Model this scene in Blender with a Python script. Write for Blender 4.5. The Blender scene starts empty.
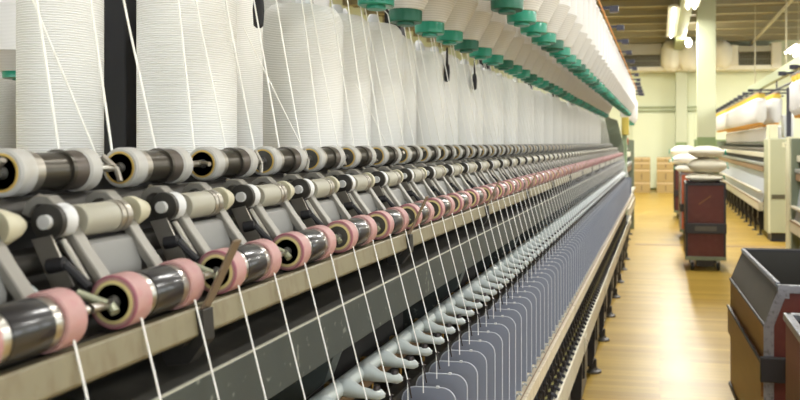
import bpy, math, random
from mathutils import Vector, Matrix
random.seed(7)
PI = math.pi
H = 1.38                      # camera height above the floor
scene = bpy.context.scene
COL = scene.collection

# ------------------------------------------------------------------ materials
def new_mat(name):
    m = bpy.data.materials.new(name); m.use_nodes = True
    nt = m.node_tree; b = nt.nodes['Principled BSDF']
    return m, nt, b

def mat(name, color, rough=0.5, metal=0.0, noise=0.0, scale=8.0, bump=0.0, coat=0.0, stretch=None, dirt=None, dirt_amt=0.5, dirt_lo=.5, dirt_hi=.7, sheen=0):
    m, nt, b = new_mat(name)
    b.inputs['Base Color'].default_value = (*color, 1)
    b.inputs['Roughness'].default_value = rough
    b.inputs['Metallic'].default_value = metal
    b.inputs['Coat Weight'].default_value = coat
    if sheen: b.inputs['Sheen Weight'].default_value = sheen
    tc = nt.nodes.new('ShaderNodeTexCoord'); mp = nt.nodes.new('ShaderNodeMapping')
    nt.links.new(tc.outputs['Object'], mp.inputs['Vector'])
    if stretch: mp.inputs['Scale'].default_value = stretch
    last = None
    if noise:
        n = nt.nodes.new('ShaderNodeTexNoise'); n.inputs['Scale'].default_value = scale; n.inputs['Detail'].default_value = 5
        nt.links.new(mp.outputs['Vector'], n.inputs['Vector'])
        mx = nt.nodes.new('ShaderNodeMix'); mx.data_type = 'RGBA'
        mx.inputs['A'].default_value = (*[c * (1 - noise) for c in color], 1)
        mx.inputs['B'].default_value = (*[min(1, c * (1 + noise)) for c in color], 1)
        nt.links.new(n.outputs['Fac'], mx.inputs['Factor'])
        last = mx.outputs['Result']
        if bump:
            bp = nt.nodes.new('ShaderNodeBump'); bp.inputs['Strength'].default_value = bump; bp.inputs['Distance'].default_value = 0.004
            nt.links.new(n.outputs['Fac'], bp.inputs['Height']); nt.links.new(bp.outputs['Normal'], b.inputs['Normal'])
    if dirt:
        n2 = nt.nodes.new('ShaderNodeTexNoise'); n2.inputs['Scale'].default_value = scale * 3.1; n2.inputs['Detail'].default_value = 6
        nt.links.new(mp.outputs['Vector'], n2.inputs['Vector'])
        cr = nt.nodes.new('ShaderNodeValToRGB'); cr.color_ramp.elements[0].position = dirt_lo; cr.color_ramp.elements[1].position = dirt_hi
        cr.color_ramp.elements[1].color = (dirt_amt,) * 3 + (1,)
        nt.links.new(n2.outputs['Fac'], cr.inputs['Fac'])
        m2 = nt.nodes.new('ShaderNodeMix'); m2.data_type = 'RGBA'
        if last: nt.links.new(last, m2.inputs['A'])
        else: m2.inputs['A'].default_value = (*color, 1)
        m2.inputs['B'].default_value = (*dirt, 1)
        nt.links.new(cr.outputs['Color'], m2.inputs['Factor'])
        last = m2.outputs['Result']
    if last: nt.links.new(last, b.inputs['Base Color'])
    return m

def emis(name, color, strength):
    m, nt, b = new_mat(name)
    b.inputs['Base Color'].default_value = (*color, 1)
    b.inputs['Emission Color'].default_value = (*color, 1)
    b.inputs['Emission Strength'].default_value = strength
    return m

def wound_mat(name, c1, c2, period, bump=.5):
    """thread wound in fine horizontal turns"""
    m, nt, b = new_mat(name)
    b.inputs['Roughness'].default_value = .85
    tc = nt.nodes.new('ShaderNodeTexCoord'); w = nt.nodes.new('ShaderNodeTexWave')
    w.wave_type = 'BANDS'; w.bands_direction = 'Z'; w.wave_profile = 'SIN'
    w.inputs['Scale'].default_value = 0.314 / period * 1.0
    w.inputs['Distortion'].default_value = 1.2; w.inputs['Detail'].default_value = 2; w.inputs['Detail Scale'].default_value = .6
    nt.links.new(tc.outputs['Object'], w.inputs['Vector'])
    mx = nt.nodes.new('ShaderNodeMix'); mx.data_type = 'RGBA'
    mx.inputs['A'].default_value = (*c2, 1); mx.inputs['B'].default_value = (*c1, 1)
    nt.links.new(w.outputs['Fac'], mx.inputs['Factor']); nt.links.new(mx.outputs['Result'], b.inputs['Base Color'])
    bp = nt.nodes.new('ShaderNodeBump'); bp.inputs['Strength'].default_value = bump; bp.inputs['Distance'].default_value = .0015
    nt.links.new(w.outputs['Fac'], bp.inputs['Height']); nt.links.new(bp.outputs['Normal'], b.inputs['Normal'])
    return m

M = {}
M['roving'] = wound_mat('wound_roving', (.93, .925, .90), (.76, .755, .72), .0036)
M['roving2'] = wound_mat('wound_roving_bright', (.84, .835, .83), (.70, .695, .69), .006, .2)
M['thread'] = mat('white_thread', (.90, .90, .90), .8)
M['roving_end'] = mat('roving_strand', (.93, .92, .87), .9)
M['pink'] = mat('pink_rubber', (.47, .275, .265), .55, noise=.12, scale=30, dirt=(.45, .18, .2), dirt_amt=.5)
M['pinkedge'] = mat('maroon_rubber_edge', (.34, .12, .16), .5)
M['whiterub'] = mat('white_rubber', (.50, .49, .465), .45, noise=.06, scale=20, dirt=(.45, .42, .36), dirt_amt=.5)
M['yellow'] = mat('yellow_ring', (.62, .42, .10), .5)
M['paleyellow'] = mat('pale_yellow_ring', (.72, .62, .30), .5)
M['blackgloss'] = mat('black_sleeve', (.022, .021, .024), .28, coat=.4)
M['olivegloss'] = mat('dark_bronze_sleeve', (.085, .075, .06), .3, metal=.6)
M['brownring'] = mat('brown_ring', (.12, .10, .085), .4, metal=.4)
M['facedark'] = mat('dark_face', (.075, .072, .065), .5, noise=.3, scale=80)
M['steel'] = mat('brushed_steel', (.55, .53, .49), .3, metal=.95, noise=.12, scale=40)
M['steelwarm'] = mat('worn_steel', (.42, .39, .34), .38, metal=.8, noise=.2, scale=40)
M['armgrey'] = mat('grey_beige_arm', (.235, .222, .195), .42, metal=.3, noise=.1, scale=50)
M['clip'] = mat('greenish_grey_clip', (.30, .31, .22), .4, metal=.3)
M['cream'] = mat('cream_roller', (.37, .355, .29), .4, noise=.08, scale=30)
M['capwhite'] = mat('white_plastic', (.68, .69, .70), .4)
M['capcream'] = mat('cream_plastic', (.52, .49, .36), .4)
M['plate'] = mat('light_grey_plate', (.22, .218, .208), .5, metal=.15, noise=.08, scale=40)
M['deck'] = mat('dark_machine_deck', (.028, .026, .024), .5, metal=.3, noise=.4, scale=30)
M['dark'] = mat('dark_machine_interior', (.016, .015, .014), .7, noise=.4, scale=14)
M['fluted'] = mat('fluted_steel', (.07, .066, .06), .45, metal=.7)
M['beige'] = mat('beige_enamel', (.215, .19, .12), .45, noise=.12, scale=9, dirt=(.17, .13, .075), dirt_amt=.75, stretch=(1, 3, 1))
M['greyrail'] = mat('grey_green_painted_steel', (.048, .058, .056), .42, noise=.12, scale=20, dirt=(.26, .28, .25), dirt_amt=.6, dirt_lo=.65, dirt_hi=.70)
M['shelf'] = mat('dusty_dark_shelf', (.030, .029, .025), .5, noise=.35, scale=9, dirt=(.07, .065, .055), dirt_amt=.6)
M['lip'] = mat('pale_rail_edge', (.42, .42, .36), .5)
M['lappet'] = mat('pale_grey_moulded_guide', (.43, .475, .475), .35, coat=.3)
M['wire'] = mat('dark_wire', (.06, .05, .05), .35, metal=.8)
M['separator'] = mat('blue_grey_separator', (.27, .295, .375), .45, noise=.04, scale=10)
M['sepedge'] = mat('separator_edge', (.50, .53, .60), .35)
M['creamrail'] = mat('cream_painted_rail', (.66, .58, .43), .45, noise=.1, scale=8, dirt=(.36, .28, .18), dirt_amt=.5, stretch=(1, 3, 1))
M['ivory'] = mat('ivory_painted_beam', (.64, .60, .47), .42, noise=.1, scale=7, dirt=(.38, .32, .22), dirt_amt=.5, stretch=(1, 2, 1))
M['spindle'] = mat('black_spindle', (.02, .02, .026), .28, metal=.4)
M['yellowgreen'] = mat('yellow_green_band', (.30, .29, .12), .6)
M['ringsteel'] = mat('ring_steel', (.55, .56, .55), .35, metal=.7)
M['blackcast'] = mat('black_cast_iron', (.020, .019, .022), .42, metal=.2, noise=.3, scale=20)
M['pad'] = mat('grey_floor_pad', (.12, .11, .10), .5, metal=.5)
M['green'] = mat('green_plastic', (.010, .27, .17), .38, noise=.12, scale=12, coat=.3)
M['darkgreen'] = mat('dark_green_plastic', (.012, .13, .075), .4, noise=.15, scale=12)
M['orange'] = mat('orange_rail', (.80, .33, .06), .5)
M['bracket'] = mat('dark_slate_bracket', (.028, .028, .045), .45)
M['post'] = mat('black_post', (.004, .0035, .006), .6)
M['endgreen'] = mat('grey_green_panel', (.17, .20, .135), .5, noise=.08, scale=4)
M['postgreen'] = mat('pale_green_post', (.33, .42, .25), .45)
M['yellowbox'] = mat('mustard_box', (.55, .43, .08), .5)
M['cabinet'] = mat('sage_cream_cabinet', (.43, .44, .29), .45, noise=.05, scale=3)
M['cabinetedge'] = mat('cream_cabinet_edge', (.68, .67, .47), .45)
M['caporange'] = mat('orange_plastic', (.75, .36, .06), .45)
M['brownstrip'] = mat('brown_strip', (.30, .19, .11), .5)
M['cartred'] = mat('oxblood_fibre_panel', (.10, .020, .014), .5, noise=.2, scale=5, dirt=(.2, .09, .06), dirt_amt=.12)
M['carttan'] = mat('tan_plywood', (.21, .088, .018), .38, noise=.25, scale=5, stretch=(6, 1, 6))
M['cartsteel'] = mat('worn_galvanised_steel', (.33, .34, .37), .38, metal=.7, noise=.15, scale=20, dirt=(.12, .11, .10), dirt_amt=.6)
M['cartgrey'] = mat('dull_grey_sheet', (.11, .10, .08), .42, metal=.35, noise=.15, scale=9)
M['cartdark'] = mat('dark_painted_steel', (.035, .033, .035), .4, metal=.3)
M['cartin'] = mat('dark_cart_lining', (.035, .032, .026), .6)
M['orangered'] = mat('orange_red_panel', (.42, .09, .03), .5)
M['sack'] = mat('cream_cotton_sack', (.76, .72, .58), .9, noise=.06, scale=6, bump=.4)
M['sackw'] = mat('white_cotton_sack', (.92, .91, .84), .9, noise=.05, scale=6, bump=.4)
M['card'] = mat('cardboard', (.40, .285, .115), .75, noise=.08, scale=6)
M['cardtape'] = mat('packing_tape', (.62, .47, .27), .5)
M['cardprint'] = mat('dark_print', (.15, .10, .06), .7)
M['rubber'] = mat('black_rubber', (.015, .015, .015), .6)
M['duct'] = mat('cream_duct', (.80, .76, .62), .5)
M['ductgrey'] = mat('grey_duct_top', (.46, .44, .36), .5)
M['ductbag'] = mat('translucent_bag_cloth', (.88, .85, .72), .7)
M['grille'] = mat('dark_grille', (.10, .09, .055), .5, metal=.4)
M['grillebar'] = mat('grille_bar', (.26, .25, .19), .5, metal=.4)
M['ceiling'] = mat('olive_ceiling', (.20, .165, .085), .7, noise=.2, scale=.6)
M['beam'] = mat('pale_beam', (.36, .32, .20), .6)
M['beamdark'] = mat('brown_joist', (.12, .095, .05), .7)
M['girder'] = mat('green_girder', (.34, .38, .20), .5)
M['pipe'] = mat('cream_pipe', (.50, .45, .30), .5)
M['column'] = mat('pale_green_paint', (.48, .53, .36), .55, noise=.03, scale=2)
M['lamp'] = emis('lit_tube', (1, .98, .88), 9)
M['globe'] = emis('lit_globe', (1, .97, .85), 7)
M['fixture'] = mat('white_fixture', (.8, .8, .72), .4)
M['cops'] = mat('silver_black_cops', (.45, .45, .47), .3, metal=.6, noise=.9, scale=60)
M['doorcream'] = mat('cream_door_paint', (.74, .78, .56), .5, noise=.02, scale=2)
M['wood_lever'] = mat('brown_grey_blade', (.22, .165, .115), .45, metal=.3)

def wall_mat(name, dado_z, k=1.0):
    m, nt, b = new_mat(name)
    b.inputs['Roughness'].default_value = .55
    g = nt.nodes.new('ShaderNodeNewGeometry'); s = nt.nodes.new('ShaderNodeSeparateXYZ')
    nt.links.new(g.outputs['Position'], s.inputs['Vector'])
    lt = nt.nodes.new('ShaderNodeMath'); lt.operation = 'LESS_THAN'; lt.inputs[1].default_value = dado_z
    nt.links.new(s.outputs['Z'], lt.inputs[0])
    n = nt.nodes.new('ShaderNodeTexNoise'); n.inputs['Scale'].default_value = 1.5
    nt.links.new(g.outputs['Position'], n.inputs['Vector'])
    a = nt.nodes.new('ShaderNodeMix'); a.data_type = 'RGBA'
    a.inputs['A'].default_value = (.68*k, .72*k, .50*k, 1); a.inputs['B'].default_value = (.74*k, .78*k, .57*k, 1)
    nt.links.new(n.outputs['Fac'], a.inputs['Factor'])
    mx = nt.nodes.new('ShaderNodeMix'); mx.data_type = 'RGBA'
    nt.links.new(a.outputs['Result'], mx.inputs['A']); mx.inputs['B'].default_value = (.21, .29, .13, 1)
    nt.links.new(lt.outputs['Value'], mx.inputs['Factor']); nt.links.new(mx.outputs['Result'], b.inputs['Base Color'])
    return m
M['wall'] = wall_mat('green_wall_with_dado', H + .10)

def floor_mat():
    m, nt, b = new_mat('varnished_boards')
    g = nt.nodes.new('ShaderNodeNewGeometry')
    mp = nt.nodes.new('ShaderNodeMapping'); mp.inputs['Rotation'].default_value = (0, 0, 0)
    nt.links.new(g.outputs['Position'], mp.inputs['Vector'])
    br = nt.nodes.new('ShaderNodeTexBrick'); br.offset = .37; br.squash = 1
    br.inputs['Scale'].default_value = 1; br.inputs['Brick Width'].default_value = 1.7; br.inputs['Row Height'].default_value = .058
    br.inputs['Mortar Size'].default_value = .0016; br.inputs['Mortar Smooth'].default_value = .3; br.inputs['Bias'].default_value = 0
    br.inputs['Color1'].default_value = (.40, .245, .035, 1); br.inputs['Color2'].default_value = (.55, .37, .070, 1)
    br.inputs['Mortar'].default_value = (.30, .16, .03, 1)
    nt.links.new(mp.outputs['Vector'], br.inputs['Vector'])
    n = nt.nodes.new('ShaderNodeTexNoise'); n.inputs['Scale'].default_value = 1.2; n.inputs['Detail'].default_value = 6
    mp2 = nt.nodes.new('ShaderNodeMapping'); mp2.inputs['Scale'].default_value = (.8, 6, 1)
    nt.links.new(g.outputs['Position'], mp2.inputs['Vector']); nt.links.new(mp2.outputs['Vector'], n.inputs['Vector'])
    mx = nt.nodes.new('ShaderNodeMix'); mx.data_type = 'RGBA'; mx.blend_type = 'MULTIPLY'; mx.inputs['Factor'].default_value = .35
    nt.links.new(br.outputs['Color'], mx.inputs['A']); nt.links.new(n.outputs['Color'], mx.inputs['B'])
    cr = nt.nodes.new('ShaderNodeValToRGB'); cr.color_ramp.elements[0].color = (.72, .72, .72, 1); cr.color_ramp.elements[1].color = (1, 1, 1, 1)
    nt.links.new(n.outputs['Fac'], cr.inputs['Fac']); nt.links.new(cr.outputs['Color'], mx.inputs['B'])
    nt.links.new(mx.outputs['Result'], b.inputs['Base Color'])
    n3 = nt.nodes.new('ShaderNodeTexNoise'); n3.inputs['Scale'].default_value = 2.5; n3.inputs['Detail'].default_value = 5
    nt.links.new(g.outputs['Position'], n3.inputs['Vector'])
    mr = nt.nodes.new('ShaderNodeMapRange'); mr.inputs['To Min'].default_value = .30; mr.inputs['To Max'].default_value = .42
    nt.links.new(n3.outputs['Fac'], mr.inputs['Value']); nt.links.new(mr.outputs['Result'], b.inputs['Roughness'])
    bp = nt.nodes.new('ShaderNodeBump'); bp.inputs['Strength'].default_value = .25; bp.inputs['Distance'].default_value = .002
    nt.links.new(br.outputs['Fac'], bp.inputs['Height']); bp.invert = True
    nt.links.new(bp.outputs['Normal'], b.inputs['Normal'])
    return m
M['floor'] = floor_mat()

# ------------------------------------------------------------------ mesh builder
class MB:
    def __init__(s): s.v = []; s.f = []; s.mi = []; s.sm = []; s.m = 0
    def add(s, vs, fs, smooth=False):
        o = len(s.v); s.v += [tuple(p) for p in vs]
        for f in fs: s.f.append([o + i for i in f]); s.mi.append(s.m); s.sm.append(smooth)
        return s
    def mat(s, i): s.m = i; return s
    def box(s, x0, x1, y0, y1, z0, z1):
        x0, x1 = sorted((x0, x1)); y0, y1 = sorted((y0, y1)); z0, z1 = sorted((z0, z1))
        v = [(x0,y0,z0),(x1,y0,z0),(x1,y1,z0),(x0,y1,z0),(x0,y0,z1),(x1,y0,z1),(x1,y1,z1),(x0,y1,z1)]
        return s.add(v, [(0,3,2,1),(4,5,6,7),(0,1,5,4),(1,2,6,5),(2,3,7,6),(3,0,4,7)])
    def prism(s, pts, axis, t0, t1, smooth=False):
        """pts: 2d outline; axis 'y': pts are (x,z); 'x': (y,z); 'z': (x,y)"""
        def P(p, t): return {'y': (p[0], t, p[1]), 'x': (t, p[0], p[1]), 'z': (p[0], p[1], t)}[axis]
        n = len(pts); v = [P(p, t0) for p in pts] + [P(p, t1) for p in pts]
        s.add(v, [tuple(range(n)), tuple(range(2*n-1, n-1, -1))])
        s.add(v, [(i, i+n, (i+1) % n + n, (i+1) % n) for i in range(n)], smooth)
        return s
    def lathe(s, prof, origin, axis='y', n=24, smooth=True, caps=True):
        """prof: list of (t, r) along axis from origin; repeated points are hard edges"""
        ox, oy, oz = origin; v = []
        for t, r in prof:
            for k in range(n):
                c, q = math.cos(2*PI*k/n) * r, math.sin(2*PI*k/n) * r
                v.append({'y': (ox+c, oy+t, oz+q), 'z': (ox+c, oy+q, oz+t), 'x': (ox+t, oy+c, oz+q)}[axis])
        f = []
        for i in range(len(prof)-1):
            if prof[i] == prof[i+1]: continue
            for k in range(n):
                a, b2 = i*n+k, i*n+(k+1) % n
                f.append((a, b2, b2+n, a+n) if axis != 'y' else (a, a+n, b2+n, b2))
        s.add(v, f, smooth)
        if caps and prof[0][1] > 1e-6: s.add(v[:n], [tuple(range(n))])
        if caps and prof[-1][1] > 1e-6: s.add(v[-n:], [tuple(range(n))[::-1]])
        return s
    def tube(s, path, r, n=8, smooth=True, rs=None):
        path = [Vector(p) for p in path]; v = []; N = len(path)
        for i, p in enumerate(path):
            d = (path[min(i+1, N-1)] - path[max(i-1, 0)]).normalized()
            up = Vector((0, 1, 0)) if abs(d.y) < .9 else Vector((0, 0, 1))
            a = d.cross(up).normalized(); b = d.cross(a)
            rr = rs[i] if rs else r
            for k in range(n):
                t = 2*PI*k/n; v.append(p + (a*math.cos(t) + b*math.sin(t))*rr)
        f = [(i*n+k, i*n+(k+1) % n, (i+1)*n+(k+1) % n, (i+1)*n+k) for i in range(N-1) for k in range(n)]
        s.add(v, f, smooth); s.add(v[:n], [tuple(range(n))[::-1]]); s.add(v[-n:], [tuple(range(n))])
        return s
    def strap(s, path, w, t, y):
        """flat strap following (x,z) path, width w along y, thickness t"""
        P = [Vector((p[0], p[1])) for p in path]; up = []; dn = []
        for i, p in enumerate(P):
            d = (P[min(i+1, len(P)-1)] - P[max(i-1, 0)]).normalized(); nn = Vector((-d.y, d.x))
            up.append(p + nn*t/2); dn.append(p - nn*t/2)
        out = up + dn[::-1]; n = len(out); k = len(P)
        v = [(q.x, y-w/2, q.y) for q in out] + [(q.x, y+w/2, q.y) for q in out]
        f = []
        for i in range(k-1):
            a, b, c, d = i, i+1, 2*k-2-i, 2*k-1-i
            f += [(a, d, c, b), (a+n, b+n, c+n, d+n)]
        f += [(i, (i+1) % n, (i+1) % n+n, i+n) for i in range(n)]
        return s.add(v, f)
    def build(s, name, mats, parent=None, bevel=0.0, seg=2):
        me = bpy.data.meshes.new(name); me.from_pydata(s.v, [], s.f)
        if not isinstance(mats, (list, tuple)): mats = [mats]
        for mm in mats: me.materials.append(mm)
        me.polygons.foreach_set('material_index', s.mi); me.polygons.foreach_set('use_smooth', s.sm)
        me.update()
        import bmesh
        bm = bmesh.new(); bm.from_mesh(me); bmesh.ops.recalc_face_normals(bm, faces=bm.faces); bm.to_mesh(me); bm.free()
        try: me.set_sharp_from_angle(angle=math.radians(38))
        except Exception: pass
        o = bpy.data.objects.new(name, me); COL.objects.link(o)
        if parent: o.parent = parent
        if bevel:
            b = o.modifiers.new('bevel', 'BEVEL'); b.width = bevel; b.segments = seg; b.limit_method = 'ANGLE'
        return o

def tag(o, label=None, cat=None, group=None, kind=None):
    if label: o['label'] = label
    if cat: o['category'] = cat
    if group: o['group'] = group
    if kind: o['kind'] = kind
    return o
def thing(name, label, cat, loc=(0, 0, 0), group=None, rz=0):
    o = bpy.data.objects.new(name, None); COL.objects.link(o); o.location = loc; o.rotation_euler = (0, 0, rz)
    o.empty_display_size = .05
    return tag(o, label, cat, group)
def dup(src, loc, label=None, rz=None, scale=None):
    c = src.copy(); COL.objects.link(c); c.location = loc
    if rz is not None: c.rotation_euler = (0, 0, rz)
    if scale: c.scale = scale
    if label: c['label'] = label
    for ch in list(src.children):
        d = ch.copy(); COL.objects.link(d); d.parent = c
        for g in list(ch.children):
            e = g.copy(); COL.objects.link(e); e.parent = d
    return c
ORD = ['nearest', 'second nearest', 'third nearest', 'fourth nearest', 'fifth nearest', 'sixth nearest', 'seventh nearest', 'eighth nearest',
       'ninth nearest', 'tenth nearest', 'eleventh nearest', 'twelfth nearest', 'thirteenth nearest', 'fourteenth nearest', 'fifteenth nearest']
def nth(k, near, far, upto=12):
    """label for the k-th of a row: near ones are singled out, the far run shares one"""
    return near.replace('#', ORD[k]) if k < upto else far
def V(a, Y, z): return (-a, Y, H + z)

# ------------------------------------------------------------------ main spinning frame
Y0, Y1 = -.4, 9.22
FR = thing('spinning_frame', 'long grey and cream ring spinning frame filling the left side beside the aisle', 'machine', (0, 0, 0))
def abox(a0, a1, y0, y1, z0, z1, mb=None):
    return (mb or MB()).box(-a0, -a1, y0, y1, H+z0, H+z1)
def part(name, mb, m, bevel=0.0, label=None, parent=FR):
    o = mb.build(name, m, parent, bevel)
    if label: o['label'] = label
    return o

# roller beam in joined lengths, with stands every .6 m
STY = [.67 + .6*i for i in range(-1, 15)]
for i, y in enumerate(STY):
    y2 = min(y + .6, Y1)
    part('roller_beam', MB().prism([(-.440, H-.158), (-.436, H-.184), (-.446, H-.190), (-.52, H-.19), (-.52, H-.172)], 'y', y+.008, y2-.004), M['beige'], .002)
deck = MB()
deck.prism([(-.447, H-.1665), (-.447, H-.172), (-.66, H-.125), (-.66, H-.105), (-.58, H-.105), (-.51, H-.150), (-.48, H-.166)], 'y', Y0, Y1)
part('drafting_deck', deck, M['deck'])
fl = MB(); fl.tube([V(.5855, Y0, -.062), V(.5855, Y1, -.062)], .0125, 12)
part('fluted_roller', fl, M['fluted'])
fl = MB(); fl.tube([V(.531, Y0, -.104), V(.531, Y1, -.104)], .010, 12)
part('fluted_roller', fl, M['fluted'])
fl = MB(); fl.tube([V(.468, Y0, -.1715), V(.468, Y1, -.1715)], .0115, 12)
part('fluted_roller', fl, M['fluted'])
bk = MB(); abox(.625, .650, Y0, Y1, -.12, -.03, bk)
part('back_rail', bk, M['deck'], .003)

for y in STY:
    if y < Y1 - .1:
        # stand bracket and curved blade lever rising in front of the pink rollers
        b = MB(); b.prism([(-.449, H-.163), (-.432, H-.160), (-.430, H-.190), (-.447, H-.212), (-.47, H-.215), (-.50, H-.15)], 'y', y-.012, y+.004)
        b.lathe([(0, .012), (.008, .012), (.008, .006), (.012, .006)], V(.455, y-.02, -.185), 'y', 12)
        part('roller_stand', b, M['deck'], .001)
        lv = MB(); lv.strap([(-.438, H-.161), (-.431, H-.149), (-.424, H-.135), (-.415, H-.117), (-.404, H-.094)], .013, .0022, y)
        part('stand_lever', lv, M['wood_lever'])

rail = MB(); rail.mat(0); abox(.430, .436, Y0, Y1, -.286, -.223, rail)
abox(.436, .452, Y0, Y1, -.286, -.280, rail)
part('thread_board_rail', rail, M['greyrail'], .0015)
lip = MB(); abox(.4292, .4325, Y0, Y1, -.2230, -.2212, lip)  # thin pale strip along the top edge of the rail
part('rail_lip', lip, M['lip'], 0, 'pale upper edge of the rail')
sh = MB(); sh.prism([(-.4355, H-.2235), (-.4355, H-.2275), (-.62, H-.210), (-.62, H-.203)], 'y', Y0, Y1)
part('dust_shelf', sh, M['shelf'])
for i in range(14):
    y = .3 + .7*i
    r = MB(); r.prism([(-.450, H-.287), (-.47, H-.34), (-.60, H-.45), (-.60, H-.22), (-.450, H-.235)], 'y', y, y+.03)
    part('rail_bracket', r, M['greyrail'], .002)
inn = MB(); abox(.70, .73, Y0, Y1, -1.25, -.12, inn); part('inner_panel', inn, M['dark'])  # dark sheet added to stand in for the shade inside the frame
inn = MB(); inn.tube([V(.56, Y0, -.62), V(.56, Y1, -.62)], .06, 20); part('tin_roller', inn, M['shelf'])
inn = MB(); abox(.50, .54, Y0, Y1, -.425, -.405, inn); part('cross_rail', inn, mat('brown_painted_rail', (.13, .075, .03), .5), .002)
inn = MB(); abox(.50, .53, Y0, Y1, -.50, -.485, inn); part('cross_rail', inn, M['shelf'], .002)
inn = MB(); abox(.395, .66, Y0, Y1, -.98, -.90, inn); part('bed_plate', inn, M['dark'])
# brass clips and bits on the dark inner rails
random.seed(3)
for i in range(40):
    y = 1.0 + .15*i
    c = MB(); c.box(-.54, -.50, y, y+.012, H-.405, H-.392); c.tube([V(.52, y+.006, -.49), V(.52, y+.006, -.40)], .003, 6)
    part('lift_clip', c, mat('brass_bits', (.35, .22, .07), .4, metal=.8) if i == 0 else bpy.data.materials['brass_bits'])

# lappet thread guides
GY = [.582 + .075*n for n in range(3, 115)]
def lappet_mb():
    m = MB()
    m.tube([(-.464, .006, H-.355), (-.456, .003, H-.355), (-.444, 0, H-.357), (-.428, -.004, H-.360), (-.410, -.003, H-.362), (-.398, 0, H-.363), (-.391, 0, H-.364)], 0, 12,
           rs=[.0110, .0135, .0125, .0085, .0070, .0078, .003])
    return m
tube = MB(); tube.tube([V(.462, Y0, -.357), V(.462, Y1, -.357)], .0125, 14)
part('thread_guide_rail', tube, M['lappet'])
lm = lappet_mb().build('thread_guide', M['lappet'], FR)
hook = MB(); hook.tube([(-.396, 0, H-.363), (-.384, .001, H-.3635), (-.3815, .005, H-.3645), (-.385, .008, H-.3645)], .0012, 6)
hook.tube([(-.384, 0, H-.3635), (-.3805, 0, H-.374), (-.377, 0, H-.392)], .0013, 6)
hk = hook.build('wire_eye', M['wire'], lm)
kn = MB(); kn.lathe([(0, .0058), (.006, .0048), (.006, .0048), (.0062, 0)], (-.404, 0, H-.356), 'z', 12)
kb = kn.build('guide_knob', M['wire'], lm)
lm.location = (0, GY[0], 0)
for y in GY[1:100]: dup(lm, (0, y, 0))
mm = MB()
for y in GY[100:]:
    q = lappet_mb(); mm.add([(p[0], p[1]+y, p[2]) for p in q.v], q.f, True)
tag(part('far_thread_guides', mm, M['lappet']), kind='stuff')

# separators
def sep_mb():
    m = MB(); r = .024; a0, a1, zt, zb = .338, .432, -.412, -.612
    o = [(-a1, H+zb), (-a0, H+zb)]
    for t in range(7):
        q = t/6*PI/2; o.append((-a0 - r + r*math.cos(q), H+zt-r + r*math.sin(q)))
    for t in range(7):
        q = PI/2 + t/6*PI/2; o.append((-a1 + r + r*math.cos(q), H+zt-r + r*math.sin(q)))
    m.prism(o, 'y', -.0006, .0006)
    e = MB(); pts = o[1:]
    for i in range(len(pts)-1):
        pass
    e.tube([(p[0], 0, p[1]) for p in pts], .0013, 6)
    return m, e
s_m, s_e = sep_mb()
sp = s_m.build('separator', M['separator'], FR); se = s_e.build('rolled_edge', M['sepedge'], sp)
tb = MB(); tb.box(-.372, -.367, -.0015, .0015, H-.413, H-.409); tb.build('top_tab', M['capwhite'], sp)
SY = [1.2195 - .075*2 + .075*n for n in range(0, 108)]
sp.location = (0, SY[0], 0)
for y in SY[1:100]: dup(sp, (0, y, 0))
mm = MB()
for y in SY[100:]: mm.add([(p[0], p[1]+y, p[2]) for p in s_m.v], s_m.f)
tag(part('far_separators', mm, M['separator']), kind='stuff')

# ring rail and spindles
for i in range(9):
    y = Y0 + 1.07*i
    r = MB(); abox(.335, .430, y+.003, min(y+1.067, Y1), -.638, -.622, r)
    abox(.316, .3265, y+.003, min(y+1.067, Y1), -.650, -.612, r); abox(.3265, .335, y+.003, min(y+1.067, Y1), -.650, -.640, r)
    part('ring_rail', r, M['creamrail'], .0012)
tr = MB(); abox(.3275, .334, Y0, Y1, -.640, -.620, tr); part('rail_channel', tr, M['brownstrip'])
rg = MB(); rg.lathe([(0, .022), (.010, .022), (.010, .019), (.012, .019)], (-.372, 0, H-.624), 'z', 20)
rg.tube([(-.350, 0, H-.618), (-.336, .004, H-.606), (-.334, .012, H-.612)], .003, 6)
rg.tube([(-.345, -.01, H-.618), (-.337, -.012, H-.602)], .0022, 6)
ring = rg.build('spinning_ring', M['ringsteel'], FR); ring.location = (0, 1.107, 0)
for n in range(1, 100): dup(ring, (0, 1.107+.075*n, 0))
spn = MB(); spn.lathe([(0, .018), (.03, .018), (.03, .012), (.05, .012), (.05, .017), (.08, .017), (.085, .012), (.11, .010), (.125, .004)], (0, 0, 0), 'z', 14)
so = spn.build('spindle', M['spindle'], FR)
so.location = (-.383, .882, H-.88)
w = MB(); w.lathe([(.034, .0145), (.042, .0145)], (0, 0, 0), 'z', 14).build('wharve', M['yellowgreen'], so)
br = MB(); br.tube([(0, .0, .012), (.018, .022, .016), (.032, .026, .006)], .0062, 8).build('brake_lever', M['spindle'], so)
for n in range(1, 100): dup(so, (-.383, .882+.075*n, H-.88))
# lower cream beam in joined lengths
for i in range(8):
    y = Y0 + 1.3*i; y2 = min(y+1.296, Y1)
    if y >= Y1: break
    r = MB(); r.prism([(-.345, H-.884), (-.345, H-.975), (-.352, H-.985), (-.364, H-.985), (-.364, H-.88), (-.350, H-.88)], 'y', y, y2)
    part('spindle_beam', r, M['ivory'], .002)
for i in range(8):
    yb = Y0 + 1.3*i + 1.298
    if yb > Y1 - .2: break
    r = MB(); abox(.340, .345, yb-.05, yb+.05, -.965, -.90, r)
    r.lathe([(0, .005), (.004, .005)], V(.340, yb-.03, -.93), 'x', 10); r.lathe([(0, .005), (.004, .005)], V(.340, yb+.03, -.93), 'x', 10)
    part('joint_plate', r, M['ivory'], .001)
r = MB(); abox(.3645, .410, Y0, Y1, -.985, -.882, r); part('spindle_rail', r, M['blackcast'])
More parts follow.
